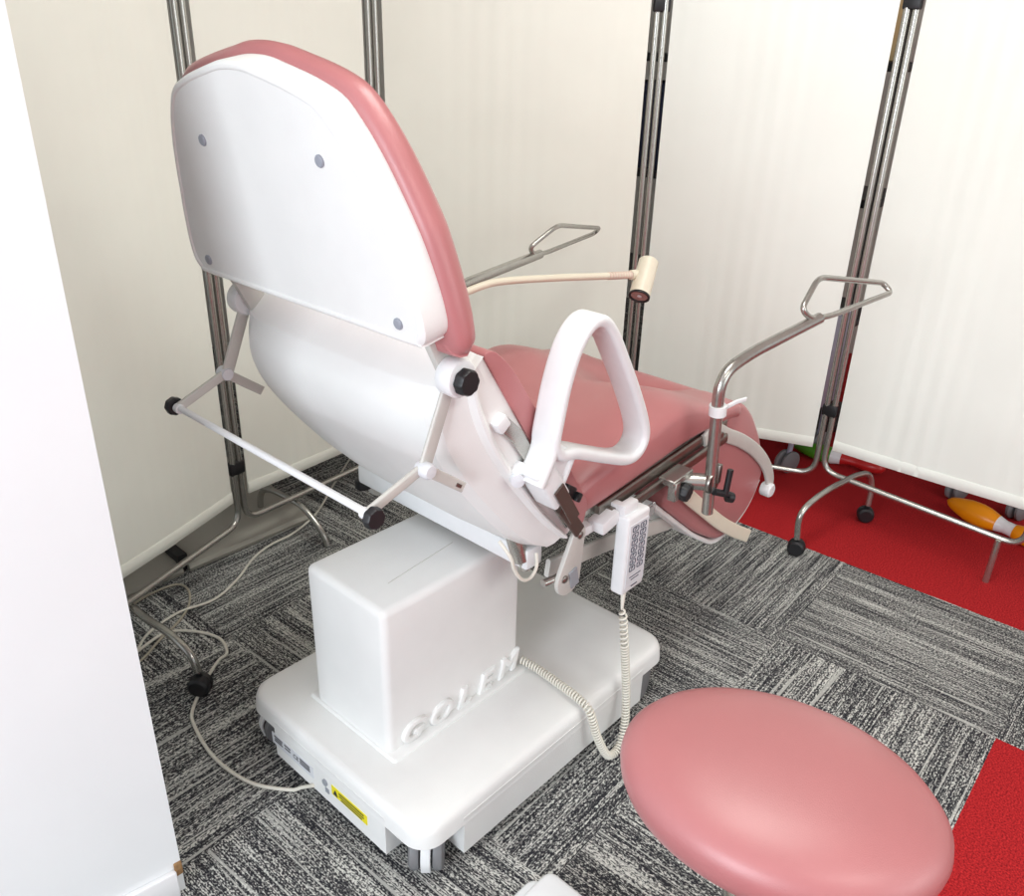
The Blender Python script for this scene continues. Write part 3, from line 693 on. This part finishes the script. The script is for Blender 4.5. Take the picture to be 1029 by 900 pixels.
def foot(path, ends, r=0.0098):
    bm = B(); tube(bm, spline(path, 6), r, 12); f = obj('foot', bm, STEEL, SC)
    for (x, y, ang) in ends:
        bm = B(); n_ = V((math.cos(ang), math.sin(ang), 0))
        lathe(bm, [(0, -0.021), (0.020, -0.021), (0.026, -0.016), (0.028, -0.003), (0.0265, -0.002), (0.0265, 0.002), (0.028, 0.003), (0.026, 0.016), (0.020, 0.021), (0, 0.021)], (x, y, 0.028), n_, 28)
        tube(bm, [(x, y, 0.03), (x, y, 0.064)], 0.0065, 10); obj('caster', bm, BLACK, f)
    return f
foot([(0.704, 1.622, 0.060), (0.700, 1.634, 0.102), (0.695, 1.679, 0.123), (0.691, 1.742, 0.128), (0.686, 1.821, 0.120), (0.682, 1.890, 0.122), (0.680, 1.990, 0.120), (0.678, 2.08, 0.112), (0.676, 2.13, 0.065)], [(0.702, 1.616, 0.65), (0.676, 2.135, 0.4)])
foot([(1.313, 1.942, 0.004), (1.310, 1.960, 0.045), (1.305, 1.995, 0.080), (1.297, 2.044, 0.112), (1.287, 2.108, 0.122), (1.278, 2.165, 0.126), (1.271, 2.207, 0.117), (1.267, 2.230, 0.087), (1.266, 2.237, 0.046)], [])
foot([(2.318, .866, .062), (2.309, .868, .133), (2.33, .865, .165), (2.38, .857, .183), (2.46, .85, .188), (2.545, .843, .184), (2.63, .83, .184), (2.685, .81, .175), (2.698, .795, .130), (2.693, .791, .062)], [(2.325, 0.866, 0.3), (2.692, 0.793, 0.5)])
bm = B(); tube(bm, [(2.598, 0.378, 0.0), (2.598, 0.378, 0.146)], 0.0095, 12); obj('foot', bm, STEEL, SC)

# ================================================================== cables on the carpet
def cable(name, pts, r, m, label, cat='cable'):
    bm = B(); P = spline([(x, y, z) for x, y, z in pts], 8); tube(bm, P, r, 8)
    return solo(obj(name, bm, m, None, 80), label, cat, (pts[0][0], pts[0][1], 0))
cable('power_cord', [(0.698, 1.152, 0.045), (0.692, 1.185, 0.020), (0.675, 1.212, 0.006), (0.629, 1.291, 0.005), (0.614, 1.407, 0.005), (0.633, 1.527, 0.005), (0.660, 1.580, 0.005), (0.735, 1.650, 0.005), (0.790, 1.690, 0.005), (0.822, 1.704, 0.005), (0.838, 1.769, 0.005), (0.807, 1.842, 0.005), (0.748, 1.890, 0.005), (0.640, 1.862, 0.005), (0.5, 1.83, 0.005), (0.35, 1.80, 0.005)], 0.0042, CORD, 'white power cord curving over the carpet from the back of the chair base')
cable('data_cable', [(1.744, 2.384, 0.005), (1.568, 2.253, 0.005), (1.409, 2.133, 0.005), (1.282, 2.079, 0.005), (1.193, 2.070, 0.005), (1.114, 2.042, 0.005), (1.015, 1.975, 0.005), (0.918, 1.934, 0.005), (0.816, 1.939, 0.012), (0.723, 1.922, 0.005), (0.663, 1.866, 0.010), (0.60, 1.80, 0.005), (0.45, 1.74, 0.005)], 0.0036, CORD, 'thin pale cable running diagonally across the carpet under the folding screen')
cable('loose_cable', [(0.70, 2.055, 0.004), (0.80, 2.085, 0.004), (0.880, 2.078, 0.004), (0.892, 2.029, 0.004), (0.855, 1.957, 0.008), (0.796, 1.902, 0.012), (0.723, 1.868, 0.008), (0.640, 1.825, 0.004), (0.45, 1.77, 0.004)], 0.0033, CORDB, 'beige cable loop beside the front edge of the grey floor unit')

# ================================================================== grey unit lying under the left panels
GU = thing('floor_unit', 'long low grey plastic floor unit lying under the left screen panels', 'floor unit', (0.95, 2.3, 0))
def unit(x0, x1, taper=0.0):
    prof = [(2.116, 0.0), (2.112, 0.012), (2.118, 0.024), (2.150, 0.034), (2.26, 0.042), (2.36, 0.060), (2.46, 0.070), (2.60, 0.072), (2.60, 0.0)]
    bm = B(); rings = []
    for x, k in ((x0, 0.96), (x0 + 0.006, 1.0), (x1 - 0.012 - taper, 1.0), (x1 - 0.004, 0.95 - taper * 0.5), (x1, 0.90 - taper)):
        rings.append([V((x, 2.112 + (y - 2.112) * (1 if k == 1 else 0.995), z * k)) for y, z in prof])
    loft(bm, rings); return bm
obj('end_cap', unit(0.35, 0.925), GREYP, GU); obj('main_body', unit(0.945, 1.372, 0.05), GREYP, GU)
bm = B(); box(bm, (0.935, 2.36, 0.03), (0.03, 0.46, 0.052)); obj('joint_strip', bm, BLACK, GU)

# ================================================================== things glimpsed behind the screen
def skittle(name, A, Bp, r, cols, label, cuts=((0, 0.55), (0.55, 0.72), (0.72, 1.0))):
    A, Bp = V(A), V(Bp); L = (Bp - A).length
    t = thing(name, label, 'skittle', ((A.x + Bp.x) / 2, (A.y + Bp.y) / 2, 0))
    prof = [(0.0, 0), (0.30, 0.02), (0.62, 0.10), (0.92, 0.24), (1.0, 0.34), (0.93, 0.44), (0.62, 0.58), (0.55, 0.62), (0.55, 0.70), (0.72, 0.78), (0.78, 0.86), (0.62, 0.95), (0.25, 0.995), (0, 1.0)]
    def rad(h):
        for (r0, h0), (r1, h1) in zip(prof, prof[1:]):
            if h0 <= h <= h1: return r0 + (r1 - r0) * (h - h0) / max(1e-9, h1 - h0)
        return 0
    for (h0, h1), (nm, m) in zip(cuts, cols):
        hh = sorted(set([h0, h1] + [h0 + (h1 - h0) * k / 14 for k in range(15)]))
        bm = B(); lathe(bm, [(0, h0 * L)] + [(rad(h) * r, h * L) for h in hh] + [(0, h1 * L)], A, Bp - A, 24); obj(nm, bm, m, t, 50)
skittle('skittle', (3.02, 1.215, 0.034), (3.075, 0.87, 0.030), 0.033, [('body', GREEN), ('band', WHITE2), ('head', REDP)], 'green and red toy skittle with white band lying behind the screen', ((0, 0.42), (0.42, 0.53), (0.53, 1.0)))
skittle('skittle', (2.972, 0.620, 0.042), (2.905, 0.30, 0.030), 0.040, [('body', ORANGE), ('band', WHITE2), ('head', ORANGE)], 'orange toy skittle with white band lying by the right screen panel')
def trolley(x, y, label, name='equipment_trolley'):
    t = thing(name, label, 'trolley', (x, y, 0))
    bm = B(); box(bm, (x + 0.16, y, 0.40), (0.30, 0.26, 0.36), None, 0.01, 2); obj('body', bm, BLUEG, t)
    for sx in (0.03, 0.29):
        for sy in (-0.1, 0.1):
            bm = B(); 
            for s in (-1, 1): lathe(bm, [(0, -0.010), (0.034, -0.010), (0.043, -0.004), (0.043, 0.004), (0.034, 0.010), (0, 0.010)], (x + sx, y + sy + s * 0.014, 0.043), (0.35, 1, 0), 26)
            w = obj('wheel', bm, TYRE, t)
            bm = B(); tube(bm, [(x + sx, y + sy, 0.043), (x + sx + 0.01, y + sy, 0.10), (x + sx + 0.01, y + sy, 0.225)], 0.010, 12); obj('wheel_fork', bm, BLUEG, w)
trolley(2.82, 1.26, 'grey wheels of a trolley seen under the screen beyond the leg cushion')
trolley(3.06, 0.52, 'grey wheels of a trolley seen beside the orange skittle')
SH = thing('shelf_unit', 'dark shelf unit glimpsed in the gaps between the screen panels', 'shelving', (3.35, 1.9, 0))
bm = B(); ang = math.radians(48)
for k in (0.05, 0.5, 0.95, 1.4, 1.85): box(bm, (3.35, 1.9, k), (0.36, 1.5, 0.03), None, 0.004, 1)
obj('shelf', bm, BLACK, SH)
for sx in (-0.17, 0.17):
    for sy in (-0.74, 0.74):
        bm = B(); box(bm, (3.35 + sx, 1.9 + sy, 0.95), (0.03, 0.03, 1.9), None, 0.003, 1); obj('upright', bm, BLACK, SH)
for (y, z, h, m, nm, lb, ct) in ((1.45, 1.415, 0.28, CARD, 'carton', 'brown carton on the upper shelf behind the screen gap', 'box'), (2.15, 0.965, 0.34, NAVY, 'storage_box', 'navy storage box on the middle shelf behind the screen', 'box'), (1.6, 0.515, 0.30, BLUEG, 'file_box', 'blue grey file box on the lower shelf behind the screen', 'box')):
    bm = B(); box(bm, (3.35, y, z + h / 2), (0.30, 0.40, h), None, 0.008, 2); box(bm, (3.35, y, z + h - 0.02), (0.31, 0.41, 0.04), None, 0.004, 1); solo(obj(nm, bm, m), lb, ct, (3.35, y, z))

# ================================================================== camera
cam_d = bpy.data.cameras.new('camera'); cam = bpy.data.objects.new('camera', cam_d); COL.objects.link(cam)
r_, u_, f_ = V((0.67656404, -0.73591734, 0.02620623)), V((0.30184448, 0.30960927, 0.90168288)), V((0.67167776, 0.60213601, -0.43160308))
Mx = Matrix(((r_.x, u_.x, -f_.x, 0), (r_.y, u_.y, -f_.y, 0), (r_.z, u_.z, -f_.z, 1.45), (0, 0, 0, 1)))
cam.matrix_world = Mx
cam_d.sensor_width = 36; cam_d.sensor_fit = 'HORIZONTAL'; cam_d.lens = 857.4 * 36 / 1029; cam_d.clip_start = 0.02
scn.camera = cam

# ================================================================== light
w = bpy.data.worlds.new('world'); scn.world = w; w.use_nodes = True
bg = w.node_tree.nodes['Background']; bg.inputs['Color'].default_value = (0.90, 0.95, 1.0, 1); bg.inputs['Strength'].default_value = 0.72
def area(name, loc, target, sx, sy, power, col):
    l = bpy.data.lights.new(name, 'AREA'); l.shape = 'RECTANGLE'; l.size = sx; l.size_y = sy; l.energy = power; l.color = col
    o = bpy.data.objects.new(name, l); COL.objects.link(o); o.location = loc
    o.rotation_euler = (V(target) - V(loc)).to_track_quat('-Z', 'Y').to_euler(); return o
area('window_light', (-2.36, 0.10, 1.35), (1.2, 0.30, 0.65), 1.5, 1.4, 88, (0.86, 0.93, 1.0))
area('right_fill_light', (1.7, -3.0, 1.6), (1.7, 0.5, 0.5), 2.2, 1.4, 30, (0.96, 1.0, 0.98))  # added fill brightening the right floor, panels and side faces; no known window there
area('ceiling_light', (1.3, 0.6, 2.68), (1.3, 0.6, 0), 1.2, 0.6, 27, (0.97, 1.0, 0.94))
area('ceiling_light_2', (0.6, -1.3, 2.68), (0.6, -1.3, 0), 1.2, 0.6, 20, (0.97, 1.0, 0.94))

scn.view_settings.view_transform = 'Standard'; scn.view_settings.look = 'None'
scn.view_settings.gamma = 1.0; scn.view_settings.use_curve_mapping = False
scn.view_settings.exposure = -0.06
